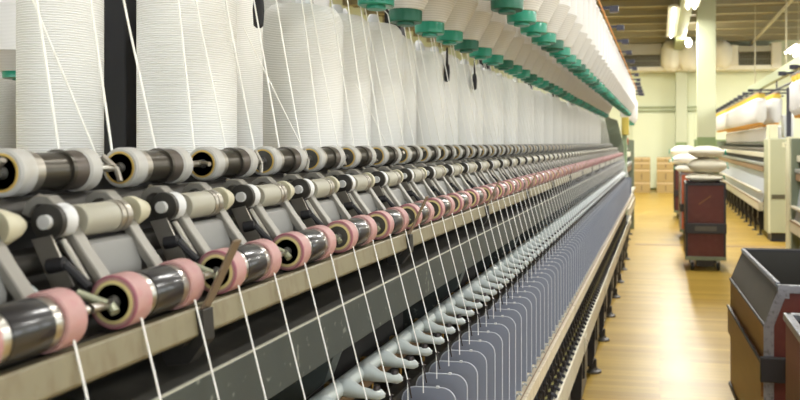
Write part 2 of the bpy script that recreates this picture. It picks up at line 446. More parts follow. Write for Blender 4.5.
# feet
for i in range(11):
    y = 2.30 + .737*i
    if y > 9.1: break
    f = MB()
    f.prism([(-.46, H-.984), (-.380, H-.984), (-.374, H-1.10), (-.378, H-1.24), (-.392, H-1.30), (-.43, H-1.31), (-.46, H-1.2)], 'y', y-.14, y+.12)
    f.prism([(-.46, H-1.02), (-.366, H-1.02), (-.366, H-1.16), (-.46, H-1.19)], 'y', y-.09, y+.05)
    f.tube([V(.400, y, -1.30), V(.400, y, -1.355)], .024, 10)
    fo = part('machine_foot', f, M['blackcast'], .004)
    p = MB(); p.lathe([(0, .045), (.012, .045), (.02, .025), (.032, .02)], V(.392, y, -1.38), 'z', 20); p.build('foot_pad', M['pad'], fo)
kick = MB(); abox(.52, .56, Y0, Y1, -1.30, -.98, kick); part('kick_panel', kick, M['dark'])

# creel structure
for a in (.377, .634, .765, .92):
    r = MB(); abox(a-.014, a+.014, Y0, Y1, .745 if a < .7 else -.10, .765 if a < .7 else -.0755, r)
    part('creel_rail', r, M['plate'])
for a in (1.24, 1.366):
    r = MB(); abox(a-.012, a+.012, Y0, Y1, .745 if a > 1.3 else -.10, .765 if a > 1.3 else -.0755, r)
    part('creel_rail', r, M['plate'])
r = MB(); r.tube([V(.279, Y0, .655), V(.279, Y1, .655)], .005, 8); part('creel_guard', r, M['orange'], label='orange guard rod along the top of the creel')
for i in range(14):
    y = .1 + .7*i
    if y > Y1: break
    b = MB(); abox(.27, 1.5, y, y+.03, .768, .782, b); b.box(-.285, -.235, y-.01, y+.04, H+.75, H+.785)
    part('creel_bracket', b, M['bracket'], .002)
for i in range(6):
    y = 1.343 + 1.6*i
    b = MB(); abox(1.05, 1.12, y, y+.068, -1.38, .768, b)
    part('creel_post', b, M['post'], .004)
b = MB(); abox(1.20, 1.235, 1.17, 1.19, -1.38, .12, b); part('creel_post', b, M['post'])

# end of frame
r = MB(); r.prism([(-.44, H-1.38), (-.44, H-.05), (-.52, H+.28), (-.66, H+.33), (-1.6, H+.33), (-1.6, H-1.38)], 'y', 9.24, 9.34)
part('end_panel', r, M['endgreen'], .006)
r = MB(); abox(.405, .465, 9.36, 9.44, -1.38, .30, r); po = part('end_post', r, M['postgreen'], .004)
r = MB(); abox(.38, .47, 9.32, 9.36, .10, .32, r); part('signal_box', r, M['yellowbox'], .006, 'mustard yellow box high on the end post')
r = MB(); abox(.385, .40, 9.30, 9.32, -.02, .06, r); part('switch', r, M['orangered'], .002, 'small red switch on the end post')

# ------------------------------------------------------------------ drafting rollers
def front_roller():
    t = thing('front_top_roller', '', 'roller', (0, 0, 0), 'pink ringed front top rollers')
    c = (0, 0, 0); L = .095; R = .0235
    for s, name in ((0, 'near'), (1, 'far')):
        def T(t_): return t_ if s == 0 else L - t_
        m = MB()
        prof = [(T(.0), .0185), (T(.0), R-.0012), (T(.0012), R), (T(.0188), R), (T(.020), R-.001), (T(.020), .0165)]
        if s: prof = prof[::-1]
        m.lathe(prof, c, 'y', 40, caps=False)
        m.mat(1); p2 = [(T(-.0003), .0212), (T(-.0003), R-.0014), (T(.0006), R-.0004)]
        m.lathe(p2 if not s else p2[::-1], c, 'y', 40, caps=False)
        o = m.build('rubber_cot', [M['pink'], M['pinkedge']], t)
        y = MB(); pr = [(T(-.0004), .0155), (T(-.0004), .0188), (T(.002), .0188)]
        y.lathe(pr if not s else pr[::-1], c, 'y', 32, caps=False); y.build('bearing_ring', M['paleyellow'], t)
        d = MB(); pr = [(T(.0012), .0158), (T(.0012), .006), (T(-.001), .0055), (T(-.003), .0045)]
        d.lathe(pr if not s else pr[::-1], c, 'y', 32); d.build('end_disc', M['facedark'], t)
        g = MB(); pr = [(T(.020), .0205), (T(.029), .0205)]
        g.lathe(pr if not s else pr[::-1], c, 'y', 32); g.build('steel_collar', M['steel'], t)
    b = MB(); b.lathe([(.029, .018), (.029, .0212), (.031, .0216), (.064, .0216), (.066, .0212), (.066, .018)], c, 'y', 32)
    b.build('sleeve', M['blackgloss'], t)
    MB().tube([(0, -.026, 0), (0, .003, 0)], .0042, 12).build('arbor', M['steel'], t); MB().tube([(0, .092, 0), (0, .120, 0)], .0042, 12).build('arbor', M['steel'], t)
    cl = MB(); cl.tube([(.0, -.004, .0), (.007, -.006, -.007)], .0040, 8); cl.tube([(-.016, -.022, .012), (.002, -.010, .001)], .0036, 10)
    cl.build('arbor_clip', M['clip'], t)
    return t
def back_roller():
    t = thing('back_top_roller', '', 'roller', (0, 0, 0), 'white ringed back top rollers')
    c = (0, 0, 0); R = .0222; L = .1
    for s, w in ((0, .019), (1, .017)):
        def T(t_): return t_ if s == 0 else L - t_
        m = MB(); prof = [(T(0), .0175), (T(0), R-.002), (T(.002), R), (T(w-.002), R), (T(w), R-.0018), (T(w), .016)]
        m.lathe(prof if not s else prof[::-1], c, 'y', 40, caps=False); m.build('rubber_cot', M['whiterub'], t)
        y = MB(); pr = [(T(-.0004), .0155), (T(-.0004), .0178), (T(.002), .0178)]
        y.lathe(pr if not s else pr[::-1], c, 'y', 32, caps=False); y.build('bearing_ring', M['yellow'], t)
        d = MB(); pr = [(T(.0012), .0158), (T(.0012), .006), (T(-.001), .0055), (T(-.003), .0045)]
        d.lathe(pr if not s else pr[::-1], c, 'y', 32); d.build('end_disc', M['facedark'], t)
    g = MB(); g.lathe([(.019, .0175), (.019, .0195), (.029, .0195)], c, 'y', 32); g.build('collar', M['steelwarm'], t)
    g = MB(); g.lathe([(.066, .0195), (.083, .0200)], c, 'y', 32); g.build('collar', M['brownring'], t)
    b = MB(); b.lathe([(.029, .0182), (.062, .0182), (.062, .021), (.066, .021), (.066, .0195)], c, 'y', 32)
    b.build('sleeve', M['olivegloss'], t)
    MB().tube([(0, -.026, 0), (0, .003, 0)], .004, 12).build('arbor', M['steel'], t); MB().tube([(0, .097, 0), (0, .124, 0)], .004, 12).build('arbor', M['steel'], t)
    cl = MB(); cl.tube([(-.012, -.016, .010), (.004, -.008, -.002)], .0038, 8); cl.tube([(.004, -.008, -.002), (.012, -.010, -.012)], .003, 8)
    cl.build('arbor_clip', M['steelwarm'], t)
    return t
def cradle():
    t = thing('drafting_cradle', '', 'machine cradle', (0, 0, 0), 'drafting cradles between the roller rows')
    # local origin: centre between arms, at machine x=0 (offsets given in -a, z)
    path = [(-.550, H-.064), (-.546, H-.055), (-.539, H-.050), (-.530, H-.050), (-.521, H-.058), (-.511, H-.074), (-.496, H-.096), (-.482, H-.114), (-.474, H-.126)]
    for y in (-.035, .035):
        a = MB(); a.strap(path, .0130, .0085, y); a.build('cradle_arm', M['armgrey'], t, .0012)
    r = MB(); r.lathe([(-.029, .0138), (-.027, .0145), (.012, .0145), (.013, .0135)], (-.512, 0, H-.069), 'y', 28)
    r.build('middle_roller', M['cream'], t)
    r = MB(); r.lathe([(.013, .0150), (.0175, .0156), (.0175, .0140), (.020, .0140), (.020, .0152), (.027, .0150)], (-.512, 0, H-.069), 'y', 28)
    r.build('apron_ring', M['steelwarm'], t)
    c = MB(); c.lathe([(.040, .0145), (.046, .0150), (.060, .0098), (.066, .0055), (.068, .003)], (-.513, 0, H-.067), 'y', 24)
    c.build('end_cone', M['capcream'], t)
    c = MB(); c.lathe([(-.052, .0098), (-.046, .014), (-.040, .0150)], (-.513, 0, H-.067), 'y', 24)
    c.build('end_cone', M['capwhite'], t)
    c = MB(); c.lathe([(-.058, .0145), (-.058, .0155), (-.053, .0155), (-.053, .0098)], (-.513, 0, H-.067), 'y', 24)
    c.build('flange', M['fluted'], t)
    c = MB(); c.lathe([(-.062, .003), (-.062, .0062), (-.058, .0062)], (-.513, 0, H-.067), 'y', 20)
    c.build('hub', M['capwhite'], t)
    p = MB(); p.prism([(-.516, H-.090), (-.507, H-.0865), (-.4995, H-.090), (-.4895, H-.113), (-.4895, H-.135), (-.494, H-.135), (-.500, H-.10)], 'y', -.0285, .0285)
    p.build('cover_plate', M['plate'], t, .001)
    s = MB(); s.tube([(-.508, -.047, H-.084), (-.484, -.048, H-.118)], .0034, 10); s.build('spring_rod', M['steel'], t)
    s = MB(); s.tube([(-.508, -.062, H-.104), (-.496, -.058, H-.102)], .0065, 10); s.tube([(-.496, -.058, H-.102), (-.478, -.052, H-.122)], .0038, 8)
    s.build('release_lever', M['post'], t)
    s = MB(); s.tube([(-.498, .056, H-.118), (-.484, .052, H-.126)], .0055, 10); s.build('release_button', M['lappet'], t)
    s = MB(); s.tube([(-.556, -.020, H-.048), (-.530, -.024, H-.060)], .0028, 8); s.build('guide_pin', M['steel'], t)
    s = MB(); s.prism([(-.526, H-.082), (-.508, H-.078), (-.486, H-.120), (-.505, H-.126)], 'y', -.060, -.058); s.build('side_plate', M['steelwarm'], t)
    return t

NR = 58
fr0 = front_roller(); bk0 = back_roller(); cr0 = cradle()
for i in range(NR):
    yf = .422 + .15*i
    f = fr0 if i == 0 else dup(fr0, (0, 0, 0))
    f.location = V(.459, yf, -.1355)
    f['label'] = nth(i, 'black sleeved pink ringed front roller, # to the camera in its row', 'pink ringed front roller in the far run beyond the twelfth of its row')
    c = cr0 if i == 0 else dup(cr0, (0, 0, 0))
    c.location = (0, yf+.0475, 0)
    c['label'] = nth(i, 'grey two armed drafting cradle with white end cones, # to the camera', 'small grey drafting cradle in the far run beyond the twelfth of its row')
    if i < NR-1:
        b = bk0 if i == 0 else dup(bk0, (0, 0, 0))
        b.location = V(.5855, .590 + .15*i, -.027)
        b['label'] = nth(i, 'dark roller with white end rings in the back row, # to the camera', 'white ringed dark back roller in the far run beyond the twelfth')
        b.rotation_euler = (0, random.uniform(-3, 3), 0)

# ------------------------------------------------------------------ threads
def line_obj(name, pts, r, m, label, cat, group, n=6):
    o = MB().tube(pts, r, n).build(name, m); return tag(o, label, cat, group)
ys = [.432 + .075*n for n in range(117)]
for i, y in enumerate(ys):
    p0, p1 = Vector(V(.4400, y, -.150)), Vector(V(.3835, y, -.364))
    line_obj('yarn_thread', [p0, p1, p1 + Vector((.001, 0, -.045))], .00095, M['thread'],
             nth(i, 'taut white yarn from the pink rollers down to its guide, # to the camera', 'fine white yarn in the far run beyond the fifteenth of its row', 15), 'thread', 'yarns below the pink rollers')
random.seed(11)
for i in range(116):
    y = .605 + .075*i
    j = random.uniform(-.02, .04)
    z1 = .40
    p0 = Vector(V(.606, y, -.016)); p1 = Vector(V(.668 + random.uniform(-.01, .006), y + j, z1))
    mid = (p0+p1)/2 + Vector((0, random.uniform(-.003, .003), 0))
    q1 = Vector(V(.672, p1.y, .322)); p1 = p0.lerp(q1, .97); mid = (p0+q1)/2 + Vector((0, random.uniform(-.003, .003), 0))
    line_obj('roving_strand', [p0, mid, p1, q1, V(.700, q1.y, .352), V(.729, q1.y+.004, .375), V(.731, q1.y+.006, .43)], .0014, M['roving_end'],
             nth(i, 'loose cream roving hanging to the white ringed back rollers, # to the camera', 'thin cream roving in the far run beyond the fifteenth of its row', 15), 'strand', 'rovings hanging to the back rollers')
# a few stray rovings that cross the others
for p, q, lab in ((V(.675, .690, .21), V(.61, .733, -.01), 'slack cream roving crossing the white package left of the black post'),
                  (V(.66, 1.112, .186), V(.61, 1.217, -.012), 'stray roving slanting down from the first black hanger'),
                  (V(.66, 2.51, .21), V(.62, 2.74, .02), 'stray roving slanting down from the third black hanger'),
                  (V(.66, 1.564, .13), V(.61, 1.628, -.01), 'short stray roving slanting across the white packages')):
    line_obj('roving_strand', [p, q], .0012, M['roving_end'], lab, 'strand', 'stray rovings across the packages')

# ------------------------------------------------------------------ packages on the creel
def package(name, r, h, shoulder=.03, seed=0, material='roving', taper=.0):
    m = MB(); n = 32
    m.lathe([(0, r*.5), (.0, r*.92-.004), (.012, r*(1-taper)), (h*.5, r*(1-taper/2)), (h-shoulder, r), (h-shoulder*.4, r*.93), (h, r*.80), (h, .02)], (0, 0, 0), 'z', n)
    o = m.build(name, M[material]); return o
# row standing behind the rollers
random.seed(5)
A1 = [(1.12+.2*i, .76) for i in range(41)]
def pk_label(i): return nth(i, 'large white wound package standing behind the back rollers, # to the camera', 'white wound package in the long far run behind the rollers', 10)
protos = {}
def place_package(name, a, y, r, h, z, label, group, cat='yarn package', shoulder=.03, holder=True, hold_col='post'):
    key = (round(r, 3), round(h, 3), name)
    if key not in protos:
        t = thing(name, '', cat, (0, 0, 0), group)
        b = package('wound_roving', r, h, shoulder); b.parent = t
        s = MB(); s.lathe([(-.02, .016), (h+.02, .016), (h+.03, .010)], (0, 0, 0), 'z', 14); s.build('tube', M['capwhite'], t)
        protos[key] = t; o = t
    else: o = dup(protos[key], (0, 0, 0))
    o.location = V(a, y, z); o['label'] = label; o['group'] = group
    o.rotation_euler = (0, 0, random.uniform(0, 6))
    return o
k = 0
rad = [.082, .080, .084, .070, .083]
for i in range(40):
    y = 1.12 + .2*i
    if i == 1: a, r = .80, .050
    elif i == 0: a, r = .762, .0745
    elif i % 2 == 0: a, r = .762, random.choice([.080, .082, .084])
    else: a, r = .775, random.choice([.064, .074, .080])
    h = random.choice([.36, .345, .37]) if i else .40
    if i == 2: h = .345
    place_package('yarn_package', a, y, r, h, -.055, pk_label(i), 'white packages standing behind the back rollers')
place_package('yarn_package', .90, 1.012, .0565, .40, -.055, 'white finely ringed package left of the black creel post', 'white packages standing behind the back rollers')
for i in range(22):
    place_package('yarn_package', .945, 1.42 + .36*i, .078, .43, -.055, 'white package half hidden behind the front row of packages', 'white packages of the second row behind the rollers')
for i in range(5):
    place_package('yarn_package', 1.46, 1.42 + .2*i, .080, .345, -.055, 'white package beyond the creel, glimpsed at the left picture edge', 'white packages beyond the creel')
# black hangers
for (y, lab) in ((1.18, 'black oval hanger above the narrow white package'), (2.32, 'black oval hanger under the fourth green cap'), (2.68, 'black oval hanger with a thread trailing from it')):
    m = MB(); m.lathe([(-.03, .004), (-.026, .008), (.0, .0095), (.022, .008), (.03, .004), (.08, .003)], V(.672, y, .225), 'z', 12)
    tag(m.build('package_hanger', M['post']), lab, 'hanger', 'black hangers among the white packages')

# bobbins hanging with green caps
def hung_bobbin(name, capm, bodym, r=.088, h=.37):
    t = thing(name, '', 'bobbin', (0, 0, 0))
    m = MB(); m.lathe([(.026, .036), (.030, .044), (.030, .044), (.115, r), (.115, r), (h-.05, r), (h-.05, r), (h, .055), (h, .02)], (0, 0, 0), 'z', 32); m.build('wound_roving', M[bodym], t)
    c = MB(); c.lathe([(-.002, .034), (-.002, .0385), (0, .0405), (.027, .0415), (.030, .040), (.030, .030)], (0, 0, 0), 'z', 28)
    c.lathe([(-.010, .018), (-.009, .022), (-.001, .022)], (0, 0, 0), 'z', 20)
    c.build('cap', M[capm], t)
    s = MB(); s.lathe([(h-.01, .016), (h+.035, .016)], (0, 0, 0), 'z', 12); s.build('tube', M['capwhite'], t)
    return t
hbg = hung_bobbin('roving_bobbin', 'green', 'roving2'); hbd = hung_bobbin('roving_bobbin', 'darkgreen', 'roving2')
used = {'g': False, 'd': False}
random.seed(2)
def put_bobbin(kind, a, y, z, label, group):
    p = hbg if kind == 'g' else hbd
    if not used[kind]: o = p; used[kind] = True
    else: o = dup(p, (0, 0, 0))
    o.location = V(a, y, z); o['label'] = label; o['group'] = group
    return o
# lower line of caps, first one seen at x~376
for i in range(40):
    y = 1.616 - .2*3 + .2*i
    lab = ('white bobbin of the lower capped line, above the frame near end' if i < 3 else
           nth(i-3, 'white bobbin in the lower line of green caps, # to the camera', 'white bobbin far along the lower line of green caps', 12))
    if i < 2: continue
    put_bobbin('d' if i % 3 == 1 else 'g', .634, y, .308 + random.uniform(-.003, .003), lab, 'green capped bobbins of the inner line')
for i in range(40):
    y = 1.835 - .2 + .2*i
    if y > 9.1: break
    lab = ('white bobbin of the outer capped line, above the frame near end' if i < 1 else
           nth(i-1, 'white bobbin in the outer line of green caps, # to the camera', 'white bobbin far along the outer line of green caps', 12))
    put_bobbin('d' if i % 4 == 1 else 'g', .377, y, .330 + random.uniform(-.003, .003), lab, 'green capped bobbins of the outer line')
# far side of the creel, glimpsed at the left edge
for i in range(8):
    put_bobbin('g', 1.366, 1.35 + .2*i, .295, 'green capped bobbin beyond the creel, high at the left picture edge', 'bobbins on the far side of the creel')
    o = put_bobbin('g', 1.22, 1.28 + .2*i, .125, 'green capped bobbin beyond the creel, low at the left picture edge', 'low bobbins on the far side of the creel'); o.scale = (.85, .85, .42)

# ------------------------------------------------------------------ other spinning frames
def other_frame(label, side, xface, ya, yb, capcol, group, words, end_cab=None, low_row=True, pitch=.2, rows=2, body='roving2'):
    """side=+1: frame lies to the right of its aisle face"""
    t = thing('spinning_frame', label, 'machine', (0, 0, 0))
    def B(a0, a1, y0, y1, z0, z1, mb=None): return (mb or MB()).box(xface+side*a0, xface+side*a1, y0, y1, H+z0, H+z1)
    def X(a): return xface + side*a
    def pt(name, mb, m, bev=0.0): return mb.build(name, m, t, bev)
    pt('lower_beam', B(0, .07, ya, yb, -.99, -.86), M['ivory'], .004)
    pt('beam_strip', B(-.004, 0, ya, yb, -.875, -.855), M['brownstrip'])
    m = MB(); m.prism([(X(.05), H-.86), (X(.12), H-.42), (X(.13), H-.42), (X(.06), H-.86)], 'y', ya, yb); pt('separator_bank', m, M['sepedge'])
    pt('ring_rail', B(-.005, .05, ya, yb, -.72, -.70), M['ivory'])
    pt('guide_rail', B(.06, .11, ya, yb, -.42, -.34), M['brownstrip'], .004)
    pt('thread_rail', B(.05, .10, ya, yb, -.33, -.29), M['ringsteel'], .003)
    pt('dark_trough', B(.10, .3, ya, yb, -.29, -.20), M['dark'])
    pt('roller_beam', B(.07, .16, ya, yb, -.21, -.14), M['ivory'], .004)
    pt('dark_trough', B(.15, .34, ya, yb, -.14, -.11), M['dark'])
    m = MB(); m.tube([(X(.13), ya, H-.10), (X(.13), yb, H-.10)], .028, 10); pt('front_roller_line', m, M['brownring'])
    m = MB(); m.tube([(X(.24), ya, H-.02), (X(.24), yb, H-.02)], .028, 10); pt('back_roller_line', m, M['plate'])
    pt('inner_panel', B(.34, .40, ya, yb, -1.2, -.03), M['endgreen'])
    pt('bed', B(.07, .4, ya, yb, -.98, -.9), M['dark'])
    pt('creel_rail', B(.0, .03, ya, yb, .74, .765), M['plate'])
    pt('creel_rail', B(.27, .30, ya, yb, .74, .765), M['plate'])
    n = int((yb-ya)/.75)
    for i in range(n+1):
        y = ya + .1 + i*(yb-ya-.2)/n
        b = MB(); b.box(X(-.12), X(.6), y, y+.03, H+.765, H+.79); b.box(X(-.14), X(-.06), y-.01, y+.04, H+.75, H+.795)
        pt('creel_bracket', b, M['bracket'])
    n = int((yb-ya)/.62)
    for i in range(n):
        y = ya + .35 + i*.62
        f = MB(); f.box(X(.03), X(.12), y-.06, y+.06, H-1.12, H-.985); f.prism([(X(.02), H-1.12), (X(.12), H-1.12), (X(.12), H-1.30), (X(.06), H-1.30)], 'y', y-.035, y+.035)
        f.tube([(X(.07), y, H-1.30), (X(.07), y, H-1.365)], .015, 8); f.lathe([(0, .045), (.018, .03)], (X(.06), y, 0.001), 'z', 12)
        pt('machine_foot', f, M['blackcast'])
    n = int((yb-ya)/2.2)
    for i in range(n+1):
        y = ya + .05 + i*(yb-ya-.15)/max(n, 1)
        pt('creel_post', B(.42, .47, y, y+.05, -1.38, .765), M['post'])
    pt('end_panel', B(.02, .9, yb, yb+.06, -1.38, .05), M['endgreen'], .004)
    # bobbins
    m = MB(); m.mat(0)
    m.lathe([(0, .035), (.02, .05), (.07, .088), (.34, .088), (.37, .060)], (0, 0, 0), 'z', 20)
    m.mat(1); m.lathe([(-.02, .03), (.0, .04), (.02, .045)], (0, 0, 0), 'z', 16)
    if capcol == 'yellow':
        m.mat(2); m.lathe([(.37, .060), (.385, .068), (.425, .072), (.43, .03)], (0, 0, 0), 'z', 16)
        m.mat(1); m.lathe([(.43, .06), (.442, .055), (.443, .02)], (0, 0, 0), 'z', 16)
    mats = [M[body], M['caporange'] if capcol == 'yellow' else M['green'], M['yel']]
    p = m.build('roving_bobbin', mats)
    q = MB(); q.lathe([(0, .05), (.01, .085), (.22, .088), (.245, .06)], (0, 0, 0), 'z', 20)
    q = q.build('yarn_package', M[body])
    cnt = 0; firstp = firstq = True
    N = int((yb-ya-.1)/pitch)
    for r_ in range(rows):
        a = (.04, .28)[r_]
        for i in range(N):
            y = ya + .12 + pitch*i + .1*r_
            o = p if firstp else dup(p, (0, 0, 0)); firstp = False
            o.location = (X(a), y, H+.29); near = 'nearest one' if i == 0 else 'farther along'
            tag(o, '%s bobbin, %s row, on %s, %s' % (('orange capped' if capcol == 'yellow' else 'green capped'), ('aisle side', 'inner')[r_], words, near), 'bobbin', group + ', %s row' % ('outer', 'inner')[r_])
    if low_row:
        for i in range(N):
            o = q if firstq else dup(q, (0, 0, 0)); firstq = False
            o.location = (X(.36-.05), ya+.12+pitch*i, H+.012)
            tag(o, 'white package, lower row, on %s, %s' % (words, 'nearest one' if i == 0 else 'farther along'), 'yarn package', group + ', lower packages')
    else: bpy.data.objects.remove(q)
    return t, B, X, pt
M['yel'] = mat('yellow_plastic', (.80, .62, .10), .45)

# far left continuation behind the green post
t2, B2, X2, pt2 = other_frame('second spinning frame continuing the left row beyond the pale green post', -1, -.39, 9.8, 12.1, 'green', 'bobbins on the frame beyond the green post', 'frame beyond the green post', rows=1)
# right frame with cabinet
t3, B3, X3, pt3 = other_frame('spinning frame across the aisle with sage green end cabinet', 1, 1.42, 11.3, 19.6, 'yellow', 'bobbins on the frame with the sage cabinet', 'the frame with the sage cabinet', pitch=.2)
cab = pt3('end_cabinet', B3(.07, .48, 10.86, 11.28, -1.26, .06), M['cabinet'], .012)
B3(.07, .10, 10.845, 10.86, -1.26, .06).build('cabinet_edge', M['cabinetedge'], cab)
B3(.45, .48, 10.845, 10.86, -1.26, .06).build('cabinet_edge', M['cabinetedge'], cab)
B3(.12, .30, 10.85, 10.86, -.78, -.72).build('vent_slot', M['grille'], cab)
mm = B3(.26, .43, 10.852, 10.86, -.06, .01); mm.build('name_plate', M['cabinetedge'], cab)
mm = MB()
for k in range(3): mm.box(X3(.30+.035*k), X3(.32+.035*k), 10.846, 10.852, H-.035, H-.018)
mm.build('plate_lettering', M['dark'], cab)
pt3('cabinet_plinth', B3(.12, .46, 10.9, 11.25, -1.38, -1.26), M['blackcast'])
pt3('cabinet_top', B3(.10, .22, 10.95, 11.25, .06, .26), M['cabinetedge'], .01)
pt3('end_mast', B3(.34, .40, 10.95, 11.0, .06, .78), M['bracket'], .003)
pt3('belt_guard', B3(.30, .44, 10.98, 11.2, .08, .40), M['ringsteel'], .01)
# nearest right frame
t4, B4, X4, pt4 = other_frame('nearest right hand spinning frame cut by the right picture edge', 1, 1.44, 4.2, 8.75, 'yellow', 'bobbins on the frame at the right picture edge', 'the frame at the right picture edge', pitch=.22)
pt4('end_frame', B4(.0, .07, 8.82, 9.05, -1.38, .02), M['cabinetedge'], .006)
pt4('end_frame_plate', B4(.07, .6, 8.84, 9.05, -1.2, .02), M['cabinet'], .006)
pt4('corner_bracket', B4(.0, .3, 8.80, 9.0, .02, .07), M['cabinetedge'], .004)

# overhead cleaner rail
t = thing('overhead_track', 'pale green overhead track above the right hand frames', 'track')
MB().box(1.95, 2.05, 3.0, 17.5, H+1.08, H+1.24).build('track_beam', M['column'], t, .005)
r = MB(); r.tube([(2.0, 11.5, H+.93), (2.0, 17.5, H+.93)], .02, 8)
for y in (11.6, 13.5, 15.5, 17.4): r.tube([(2.0, y, H+.93), (2.0, y, H+1.09)], .012, 6)
r.build('cable_bar', M['bracket'], t)
for y in (4.5, 8.5, 12.5, 16.5): MB().tube([(2.0, y, H+1.24), (2.0, y, H+3.0)], .012, 8).build('hanger_rod', M['pipe'], t)

# ------------------------------------------------------------------ doffing carts
def loft_cart(name, label, loc, rz, L, W, Ht, wheels, flare=None, body='cartred', left='cartred', group=None):
    t = thing(name, label, 'cart', loc, group, rz)
    return t
def box_cart(label, cx, cy, W, L, top, rz=0, front='cartred', frame='cartdark', mark=False):
    t = thing('doffing_cart', label, 'cart', (cx, cy, 0), 'tall fibre carts standing in the aisle', rz)
    w, l = W/2, L/2
    MB().box(-w, w, -l, -l+.012, .14, top).build('front_panel', M[front], t, .002)
    MB().box(-w, w, l-.012, l, .14, top).build('back_panel', M[front], t, .002)
    MB().box(-w, -w+.012, -l+.012, l-.012, .14, top).build('side_panel', M['cartred' if front == 'cartred' else 'carttan'], t, .002)
    MB().box(w-.012, w, -l+.012, l-.012, .14, top).build('side_panel', M['cartred'], t, .002)
    MB().box(-w, w, -l, l, .12, .14).build('base', M['cartdark'], t)
    MB().box(-w+.11, w-.11, -l+.05, l-.05, .045, .12).build('chassis', M['cartdark'], t, .004)
    fm = MB()
    for sx in (-1, 1):
        for sy in (-1, 1): fm.box(sx*w-.018*(sx > 0)-.006*(sx < 0), sx*w+.006*(sx > 0)+.018*(sx < 0), sy*l-.014*(sy > 0)-.008*(sy < 0), sy*l+.008*(sy > 0)+.014*(sy < 0), .13, top+.012)
    fm.box(-w-.006, w+.006, -l-.008, -l+.014, top, top+.022); fm.box(-w-.006, w+.006, l-.014, l+.008, top, top+.022)
    fm.box(-w-.006, -w+.018, -l, l, top, top+.022); fm.box(w-.018, w+.006, -l, l, top, top+.022)
    fm.build('rim_frame', M[frame], t, .002)
    bm_ = MB(); bm_.box(-w-.012, w+.012, -l-.022, -l-.002, top*.44, top*.44+.11); b = bm_.build('bumper', M['cartdark'], t, .004)
    MB().box(-w*.55, w*.55, -l-.025, -l-.022, top*.44+.03, top*.44+.08).build('worn_patch', M['cartgrey'], b)
    MB().box(-w-.01, w+.01, -l-.012, -l+.02, .12, .16).build('base_strip', M['endgreen'], t, .002)
    if mark:
        k = MB(); k.prism([(-.075, top-.20), (-.07, top-.21), (.055, top-.12), (.05, top-.11)], 'y', -l-.002, -l); k.build('chalk_mark', M['carttan'], t)
    for sx in (-1, 1):
        for sy in (-1, 1):
            c = MB(); c.box(sx*(w-.07)-.02, sx*(w-.07)+.02, sy*(l-.07)-.012, sy*(l-.07)+.012, .07, .12); co = c.build('caster', M['cartsteel'], t)
            wl = MB(); wl.lathe([(-.016, .02), (-.016, .04), (-.01, .045), (.01, .045), (.016, .04), (.016, .02)], (sx*(w-.07), sy*(l-.07), .0455), 'x', 18); wl.build('wheel', M['rubber'], co)
    return t
def sack(name, label, x, y, z, w, d, h, m, rz=0, tie=1):
    t = thing(name, label, 'sack', (x, y, z), 'cotton sacks stacked on the carts', rz)
    mb = MB(); NU, NV = 28, 14; v = []
    ph = random.uniform(0, 6)
    for i in range(NV+1):
        q = -PI/2 + PI*i/NV
        for k in range(NU):
            u = 2*PI*k/NU
            cx, sx = math.cos(u), math.sin(u)
            e = .62
            px = math.copysign(abs(cx)**e, cx)*math.copysign(abs(math.cos(q))**.55, 1)*w/2
            py = math.copysign(abs(sx)**e, sx)*math.copysign(abs(math.cos(q))**.55, 1)*d/2
            edge = (abs(px)/(w/2))**4
            pz = math.sin(q)*h/2*(1-.55*edge)*(1+.06*math.sin(3*u+ph)+.04*math.sin(5*u+2*ph)) + h/2
            v.append((px, py, pz))
    f = [(i*NU+k, i*NU+(k+1) % NU, (i+1)*NU+(k+1) % NU, (i+1)*NU+k) for i in range(NV) for k in range(NU)]
    mb.add(v, f, True); mb.build('sack_body', M[m], t)
    if tie:
        g = MB()
        for k in range(5):
            a = random.uniform(-.6, .6); g.tube([(tie*(w/2-.03), -.03, h*.45), (tie*(w/2+.002), -.05+.02*k, h*(.42+.05*k)), (tie*(w/2+.014), -.07+.03*k, h*(.3+.1*k))], .006, 6)
        g.build('tie', M['green'], t)
    return t
# middle cart
C1 = (.485, 8.55)
box_cart('oxblood fibre cart with dark bumper, front one of the three in the aisle', C1[0], C1[1], .415, .62, .925, 0.0, mark=True)
sack('cotton_sack', 'cream sack lying lowest on the front aisle cart', C1[0]-.0, C1[1], .949, .42, .52, .097, 'sack')
sack('cotton_sack', 'cream sack in the middle of the stack on the front aisle cart', C1[0]+.03, C1[1], 1.047, .43, .5, .165, 'sack', .05, 1)
sack('cotton_sack', 'cream sack topmost on the front aisle cart', C1[0]+.025, C1[1], 1.214, .40, .5, .13, 'sack', -.05, 1)
box_cart('narrow red cart directly behind the front aisle cart', .475, 11.2, .38, .8, .93, 0.0, front='orangered', frame='cartsteel')
sack('cotton_sack', 'white green tied sack lowest on the second aisle cart', .41, 11.0, .955, .40, .5, .12, 'sackw', 0, -1)
sack('cotton_sack', 'white sack topmost on the second aisle cart', .39, 11.0, 1.077, .42, .5, .14, 'sackw', .1, -1)
box_cart('rearmost dark red cart in the aisle row', .46, 14.2, .40, .8, .95, 0.0)
sack('cotton_sack', 'white sack lowest on the rearmost aisle cart', .40, 14.0, .975, .45, .5, .15, 'sackw', 0, -1)
sack('cotton_sack', 'white sack topmost on the rearmost aisle cart', .42, 14.0, 1.127, .48, .5, .20, 'sackw', 0, -1)

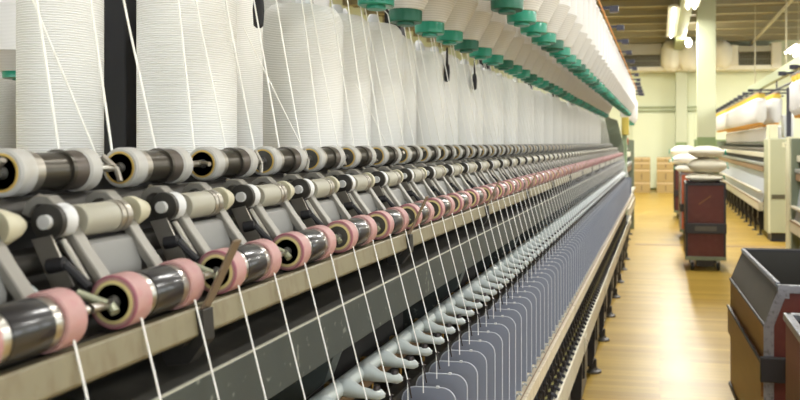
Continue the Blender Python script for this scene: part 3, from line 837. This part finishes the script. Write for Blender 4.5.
# near hopper cart at the right
def hopper_cart():
    t = thing('hopper_cart', 'tan plywood and grey steel hopper cart with flared open top at right', 'cart', (0, 0, 0))
    # corner positions: left rear, left front (x,y); width to the right
    zt, zs, zb = H-.58, H-.735, H-1.30
    TL = [Vector((.440, 4.15)), Vector((.474, 3.16))]     # rim left rear / front
    SL = [Vector((.376, 4.17)), Vector((.415, 3.12))]     # shoulder
    W = .62
    def R(p, dx): return Vector((p.x + W - 2*dx, p.y))
    TR = [R(TL[0], .03), R(TL[1], .03)]; SR = [Vector((TR[0].x+.06, SL[0].y)), Vector((TR[1].x+.06, SL[1].y))]
    def quadpanel(name, pts, m, th, nrm):
        n = Vector(nrm)*th; v = [Vector(p) for p in pts]; v2 = [p - n for p in v]
        mb = MB(); mb.add([*v, *v2], [(0,1,2,3), (7,6,5,4), (0,4,5,1), (1,5,6,2), (2,6,7,3), (3,7,4,0)]); return mb.build(name, m, t)
    def P(q, z): return (q.x, q.y, z)
    quadpanel('hopper_side', [P(TL[0], zt), P(TL[1], zt), P(SL[1], zs), P(SL[0], zs)], M['cartgrey'], .008, (-1, 0, 0))
    quadpanel('hopper_side', [P(TR[0], zt), P(TR[1], zt), P(SR[1], zs), P(SR[0], zs)], M['cartgrey'], .008, (1, 0, 0))
    quadpanel('side_board', [P(SL[0], zs), P(SL[1], zs), P(SL[1], zb), P(SL[0], zb)], M['carttan'], .012, (-1, 0, 0))
    quadpanel('side_board', [P(SR[0], zs), P(SR[1], zs), P(SR[1], zb), P(SR[0], zb)], M['carttan'], .012, (1, 0, 0))
    # rubbing board low half, standing proud
    o = Vector((-.014, 0))
    ru = MB(); a, b = SL[0]+o, SL[1]+o
    z1, z0 = H-.885, H-1.02
    ru.add([P(a, z1), P(b, z1), P(b, z0), P(a, z0), P(SL[0], z1), P(SL[1], z1), P(SL[1], z0), P(SL[0], z0)], [(0,1,2,3), (0,4,5,1), (3,2,6,7), (1,5,6,2), (0,3,7,4)])
    ru.build('rubbing_board', M['carttan'], t)
    ru = MB(); ru.tube([P(a, z1+.004), P(b, z1+.004)], .007, 6); ru.build('board_edge', M['cartdark'], t)
    ru = MB(); ru.tube([P(SL[0], zb), P(SL[1], zb)], .012, 6); ru.build('bottom_edge', M['cartdark'], t)
    ru = MB(); ru.tube([P(SL[0], zs), P(SL[1], zs)], .007, 6); ru.build('shoulder_edge', M['cartdark'], t)
    # end panels
    for k, nm, yy in ((1, 'front_panel', 1), (0, 'back_panel', -1)):
        mb = MB(); y = [SL[1].y-.0, SL[0].y][0 if k else 1]
        out = [(SL[k].x, zb), (SR[k].x, zb), (SR[k].x, zs), (TR[k].x, zt), (TL[k].x, zt), (SL[k].x, zs)]
        mb.prism(out, 'y', y, y+.012*yy); mb.build(nm, M['cartred'], t, .001)
    # corner steel strip on the front left
    st = MB(); y = SL[1].y-.004
    st.prism([(SL[1].x-.004, zb), (SL[1].x+.036, zb), (SL[1].x+.036, zs-.0), (TL[1].x+.034, zt), (TL[1].x-.004, zt), (SL[1].x-.004, zs)], 'y', y, y+.004)
    st.build('corner_strip', M['cartsteel'], t)
    rim = MB()
    Z = zt+.004
    for p, q in ((TL[0], TL[1]), (TR[0], TR[1])): rim.tube([P(p, Z), P(q, Z)], .012, 6)
    rim.build('rim', M['cartsteel'], t)
    rim = MB(); rim.tube([P(TL[0], Z), P(TR[0], Z)], .014, 6); rim.build('rear_rim', M['cartdark'], t)
    rim = MB(); rim.box(TL[1].x-.01, TR[1].x+.01, SL[1].y-.012, SL[1].y+.012, zt-.02, zt+.012); rim.build('front_rim', M['cartsteel'], t, .002)
    rim = MB(); rim.box(TL[1].x-.008, TL[1].x+.035, SL[1].y-.016, SL[1].y-.010, zt-.04, zt+.014); rim.build('rim_clip', M['cartsteel'], t)
    # bumper bracket
    bu = MB(); y = SL[1].y
    bu.box(SL[1].x-.02, SL[1].x+.09, y-.03, y-.004, H-.955, H-.855); bu.box(SL[1].x+.09, SR[1].x+.02, y-.05, y-.004, H-.915, H-.865)
    bu.build('bumper', M['cartdark'], t, .004)
    ind = MB(); ind.add([P(TL[0]+Vector((.01, -.015)), zt), P(TR[0]+Vector((-.01, -.015)), zt), P(TR[1]+Vector((-.01, -.02)), zt), P(TL[1]+Vector((.01, -.02)), zt),
        P(SL[0]+Vector((.075, -.035)), zb+.01), P(SR[0]+Vector((-.075, -.035)), zb+.01), P(SR[1]+Vector((-.075, .02)), zb+.01), P(SL[1]+Vector((.075, .02)), zb+.01)],
        [(4,5,6,7), (0,1,5,4), (1,2,6,5), (2,3,7,6), (3,0,4,7)]); ind.build('lining', M['cartin'], t)
    for (x, yy) in ((SL[0].x+.08, 4.05), (SR[0].x-.08, 4.05), (SL[1].x+.08, 3.25), (SR[1].x-.08, 3.25)):
        wl = MB(); wl.lathe([(-.015, .02), (-.015, .036), (.015, .036), (.015, .02)], (x, yy, .0365), 'x', 18); wo = wl.build('wheel', M['rubber'], t)
        MB().box(x-.025, x+.025, yy-.02, yy+.02, .055, .082).build('fork', M['cartsteel'], wo)
    return t
hopper_cart()

def bin_cart():
    t = thing('steel_bin', 'steel rimmed oxblood bin at the lower right corner, heaped with cops', 'bin', (0, 0, 0))
    x0, x1, y0, y1, zt, zb = .436, .95, 2.40, 2.74, H-.615, H-1.30
    MB().box(x0, x0+.012, y0, y1, zb, zt).build('side_panel', M['cartred'], t, .001)
    MB().box(x1-.012, x1, y0, y1, zb, zt).build('side_panel', M['cartred'], t, .001)
    MB().box(x0+.012, x1-.012, y0, y0+.012, zb, zt).build('front_panel', M['cartred'], t, .001)
    MB().box(x0+.012, x1-.012, y1-.012, y1, zb, zt).build('back_panel', M['cartred'], t, .001)
    MB().box(x0, x1, y0, y1, zb-.015, zb).build('base', M['cartdark'], t)
    r = MB(); r.box(x0-.008, x0+.02, y0-.008, y1+.008, zt-.008, zt+.018); r.box(x1-.02, x1+.008, y0-.008, y1+.008, zt-.008, zt+.018)
    r.box(x0, x1, y0-.008, y0+.02, zt-.008, zt+.018); r.box(x0, x1, y1-.02, y1+.008, zt-.008, zt+.018); r.build('rim', M['cartsteel'], t, .003)
    r = MB(); r.box(x0-.006, x0+.03, y0-.006, y0+.006, zb, zt); r.box(x0-.006, x0+.006, y0-.006, y0+.03, zb, zt); r.build('corner_strip', M['cartsteel'], t, .001)
    r = MB(); r.box(x0+.02, x1-.02, y0+.02, y1-.02, zt-.10, zt-.09); r.build('load_floor', M['cartin'], t)
    for (x, y) in ((x0+.06, y0+.06), (x1-.06, y0+.06), (x0+.06, y1-.06), (x1-.06, y1-.06)):
        wl = MB(); wl.lathe([(-.015, .02), (-.015, .032), (.015, .032), (.015, .02)], (x, y, .0325), 'x', 16); wl.build('wheel', M['rubber'], t)
    random.seed(9); cm = MB()
    cm.mat(0); cm.lathe([(0, .010), (.01, .014), (.09, .013), (.15, .006), (.16, .005)], (0, 0, 0), 'x', 10)
    cp = cm.build('yarn_cop', M['cops'])
    k = 0
    for lay in range(7):
        for j in range(4):
            o = cp if k == 0 else dup(cp, (0, 0, 0)); k += 1
            sh = lay*.006-.02
            o.location = (x0+.036+sh*0 + .11*j*(1-lay*.06) + random.uniform(0, .015), random.uniform(y0+.04, y1-.17) if j else y0+.03+.035*lay, zt-.04+(lay*.022 if j else (lay*3 % 7)*.014))
            o.rotation_euler = (0, random.uniform(-.2, .2), random.uniform(-.5, .9))
            tag(o, 'silvery cop in the heap inside the steel rimmed bin', 'yarn cop', 'cops heaped in the steel rimmed bin')
bin_cart()

# ------------------------------------------------------------------ cardboard boxes
YW = 22.3
def carton(x, w, z0, h, label, y=21.15):
    t = thing('cardboard_box', label, 'box', (x, y, z0), 'brown cartons against the far wall')
    MB().box(-w/2, w/2, -.25, .25, 0, h-.004).build('carton_body', M['card'], t, .004)
    MB().box(-w/2-.001, w/2+.001, -.2515, .2515, h-.05, h-.012).build('tape', M['cardtape'], t)
    MB().box(-.012, .012, -.2535, -.25, h*.2, h*.68).build('printed_mark', M['cardprint'], t)
for x, w, nm in ((-.50, .46, 'left'), (.155, .49, 'right')):
    z = 0.0
    for h, lv in ((.30, 'bottom'), (.35, 'middle'), (.20, 'upper'), (.13, 'topmost')):
        carton(x, w, z+.001, h, 'brown cardboard box, %s of the %s stack at the far wall' % (lv, nm)); z += h + .002

# ------------------------------------------------------------------ the room
def st(name, mb, m, bevel=0.0):
    o = mb.build(name, m, None, bevel); o['kind'] = 'structure'; return o
XL, XR, CE = -6.5, 7.5, H+3.0
st('floor', MB().box(XL, XR, -5, YW+.2, -.05, 0), M['floor'])
st('ceiling', MB().box(XL, XR, -5, YW+.2, CE, CE+.1), M['ceiling'])
st('wall_back', MB().box(XL, XR, YW, YW+.2, 0, CE), M['wall'])
st('wall_left', MB().box(XL-.2, XL, -5, YW+.2, 0, CE), M['wall'])
w = MB(); w.box(XR, XR+.2, -5, YW+.2, 0, 1.2); w.box(XR, XR+.2, -5, YW+.2, 3.4, CE)  # unseen wall, openings added so daylight enters the room
for i in range(10): w.box(XR, XR+.2, -5+2.9*i, -5+2.9*i+.7, 1.2, 3.4)
st('wall_right', w, M['wall'])
w = MB(); w.box(XL, XR, -5.2, -5, 0, 1.0); w.box(XL, XR, -5.2, -5, 3.6, CE)  # unseen wall behind the camera, opened to let in soft daylight
for i in range(6): w.box(XL+2.7*i, XL+2.7*i+.5, -5.2, -5, 1.0, 3.6)
st('wall_front', w, M['wall'])
n = 0
for i in range(9):
    y = -5+2.9*i+.7
    if y+2.2 > YW: break
    n += 1
    f = MB(); f.box(XR+.05, XR+.12, y, y+2.2, 1.2, 1.26); f.box(XR+.05, XR+.12, y, y+2.2, 3.34, 3.4); f.box(XR+.05, XR+.12, y, y+.05, 1.26, 3.34); f.box(XR+.05, XR+.12, y+2.15, y+2.2, 1.26, 3.34); f.box(XR+.05, XR+.12, y+1.07, y+1.12, 1.26, 3.34)
    st('unseen_window_%d' % n, f, M['column'])  # frame around an added daylight opening, out of view
st('trim_90', MB().box(-.34, 3.5, 10.25, 10.33, 0, .003), M['brownstrip'])  # floor seam strip; its dark colour also paints in a drop in light
# sliding door with its rail
d = MB(); d.box(-.82, .98, YW-.07, YW-.02, .06, H+.88); st('door_1', d, M['doorcream'], .01)
d = MB(); d.box(-1.0, 1.6, YW-.10, YW-.05, H+.93, H+.96); d.box(-1.0, 1.6, YW-.09, YW-.05, H+1.03, H+1.07); st('trim_1', d, M['girder'])
# ceiling joists across, boards between
for i in range(24):
    y = YW - .75 - 1.13*i
    if y < -4.5: break
    st('trim_%d' % (2+i), MB().box(XL, XR, y-.05, y+.05, CE-.12, CE).box(XL, XR, y-.075, y+.075, CE-.145, CE-.12), M['beam'])
    st('trim_%d' % (40+i), MB().box(XL, XR, y+.45, y+.58, CE-.08, CE), M['beamdark'])
# girder along the aisle
st('trim_80', MB().box(.38, .62, -4, YW, CE-.42, CE-.145), M['girder'], .01)
# columns
def column(name, x, y, w, dado):
    h = CE
    st(name, MB().box(x-w/2, x+w/2, y-w/2, y+w/2, 0, h), wall_mat('paint_'+name, dado, .74), .01)
column('trim_81', .945, 15.9, .37, H+.12)
column('trim_82', .605, 21.95, .32, H+.02)
pp = MB(); pp.tube([(2.55, -4, CE-.2), (2.55, YW, CE-.2)], .035, 10)
tag(pp.build('ceiling_pipe', M['pipe']), 'cream pipe running lengthwise under the ceiling at right', 'pipe')

# wall duct unit
t = thing('air_duct', 'long cream ventilation duct with dark grilles high on the far wall', 'duct', (0, 0, 0))
ZD = H+2.05
yd = YW-.75
MB().box(-1.15, 3.3, yd, YW-.08, ZD, ZD+.12).build('bottom_tray', M['duct'], t, .01)
MB().box(-1.15, .05, yd, YW-.08, ZD+.46, ZD+.78).build('top_housing', M['ductgrey'], t, .01)
MB().box(1.5, 3.3, yd, YW-.08, ZD+.50, ZD+.66).build('top_housing', M['ductgrey'], t, .01)
MB().box(0.02, .48, yd-.02, YW-.08, ZD+.12, ZD+.66).build('cream_box', M['duct'], t, .03)
MB().box(1.5, 2.16, yd-.02, YW-.08, ZD+.12, ZD+.70).build('cream_box', M['duct'], t, .03)
MB().box(3.05, 3.32, yd-.03, YW-.08, ZD+.02, ZD+.74).build('end_box', M['duct'], t, .02)
for x0, x1 in ((-1.1, .02), (2.18, 3.04)):
    g = MB().box(x0, x1, yd+.05, yd+.1, ZD+.12, ZD+.50).build('grille', M['grille'], t)
    b = MB()
    nb = int((x1-x0)/.07)
    for i in range(nb): b.box(x0+.02+i*.07, x0+.035+i*.07, yd+.03, yd+.05, ZD+.12, ZD+.40)
    b.box(x0, x1, yd+.03, yd+.05, ZD+.28, ZD+.30); b.build('grille_bars', M['grillebar'], g)
def lobe(cx, cy, cz, rx, ry, rz, nm):
    mb = MB(); v = []; NU, NV = 20, 10
    for i in range(NV+1):
        q = -PI/2+PI*i/NV
        for k in range(NU):
            u = 2*PI*k/NU; v.append((cx+rx*math.cos(q)**.7*math.cos(u) if i not in (0, NV) else cx, cy+ry*math.cos(q)**.7*math.sin(u) if i not in (0, NV) else cy, cz+rz*math.sin(q)*(1+.05*math.sin(4*u))))
    mb.add(v, [(i*NU+k, i*NU+(k+1) % NU, (i+1)*NU+(k+1) % NU, (i+1)*NU+k) for i in range(NV) for k in range(NU)], True)
    return mb.build(nm, M['ductbag'], t)
lobe(.30, yd-.15, ZD+.40, .28, .3, .43, 'filter_bag'); lobe(.80, yd-.15, ZD+.40, .32, .3, .42, 'filter_bag'); lobe(1.70, yd-.08, ZD+.42, .30, .25, .38, 'filter_bag')

# lamps -----------------------------------------------------------------
def fixture(x, y, z, L, label, power, tubes=2):
    t = thing('ceiling_lamp', label, 'lamp', (x, y, z), 'fluorescent lamps over the aisles')
    MB().prism([(-.12, .0), (.12, .0), (.06, .06), (-.06, .06)], 'y', -L/2, L/2).build('housing', M['fixture'], t, .004)
    for s in ((-1, 1) if tubes == 2 else (0,)): MB().tube([(s*.055, -L/2+.03, -.02), (s*.055, L/2-.03, -.02)], .019, 10).build('tube', M['lamp'], t)
    r = MB()
    for yy in (-L/2+.15, L/2-.15): r.tube([(0, yy, .06), (0, yy, CE-z)], .006, 6)
    r.build('hanger_rod', M['pipe'], t)
    ld = bpy.data.lights.new('tube_light', 'AREA'); ld.shape = 'RECTANGLE'; ld.size = .2; ld.size_y = L; ld.energy = power; ld.color = (1, .975, .90) if y > 10 else (1, .985, .955)
    lo = bpy.data.objects.new('tube_light', ld); COL.objects.link(lo); lo.location = (x, y, z-.05)
    return t
P = 75
fixture(.50, 11.6, H+2.2, 1.6, 'bright fluorescent lamp left of the big green column', P*1.1)
fixture(.27, 16.6, H+2.6, 4.0, 'long thin fluorescent lamp running away under the girder', P*2.4, 1)
for i, y in enumerate((.6, 4.2, 7.8)):  # lamps added out of view to light the near machinery
    fixture(.50, y, H+2.4, 1.6, 'unseen fluorescent lamp over the near aisle, %s to the camera' % ORD[i], P*(.32, .5, .85)[i])
for i, y in enumerate((2.0, 5.5, 9, 12.5, 16, 19.5)):  # unseen lamp row added on the left for illumination
    fixture(-3.0, y, H+2.4, 1.6, 'unseen fluorescent lamp over the aisle beyond the left frame', P*.8)
for i, y in enumerate((1.0, 5.0, 9.0)):  # unseen lamp row added on the right for illumination
    fixture(3.6, y, H+2.4, 1.6, 'unseen fluorescent lamp over the aisle beyond the right frames', P)
fixture(2.6, 14.1, H+1.68, 1.8, 'bright fluorescent lamp above the right hand frame at the picture edge', P)
fixture(3.2, 19.0, H+2.3, 1.6, 'fluorescent lamp near the far wall at right', P*2)
t = thing('globe_lamp', 'small bright oval globe lamp hanging in front of the wall duct', 'lamp', (.70, 19.0, H+2.5))
MB().lathe([(-.12, .01), (-.10, .055), (-.02, .085), (.06, .07), (.11, .03)], (0, 0, 0), 'z', 20).build('globe', M['globe'], t)
MB().tube([(0, 0, .11), (0, 0, CE-.42-H-2.5)], .012, 6).build('cord', M['bracket'], t)
ld = bpy.data.lights.new('globe_light', 'POINT'); ld.energy = 30; ld.shadow_soft_size = .1; ld.color = (1, .95, .8)
lo = bpy.data.objects.new('globe_light', ld); COL.objects.link(lo); lo.location = (.70, 18.8, H+2.4)

# world -----------------------------------------------------------------
wd = bpy.data.worlds.new('World'); scene.world = wd; wd.use_nodes = True
bg = wd.node_tree.nodes['Background']; bg.inputs['Color'].default_value = (.93, .97, 1, 1); bg.inputs['Strength'].default_value = 3.0

# camera ----------------------------------------------------------------
TAN = .16; TH = math.atan(TAN)
cd = bpy.data.cameras.new('Camera'); cam = bpy.data.objects.new('Camera', cd); COL.objects.link(cam)
cd.sensor_width = 36; cd.lens = 750/800*36
cam.location = (0, 0, H); cam.rotation_euler = (PI/2, 0, TH)
cd.shift_x = (400-540)/800; cd.shift_y = -(200-143)/800
cd.clip_start = .02
cd.dof.use_dof = True; cd.dof.focus_distance = 1.35; cd.dof.aperture_fstop = 8.0
scene.camera = cam
scene.view_settings.view_transform = 'Standard'; scene.view_settings.look = 'None'
scene.view_settings.gamma = 1; scene.view_settings.use_curve_mapping = False
scene.view_settings.exposure = 0.5
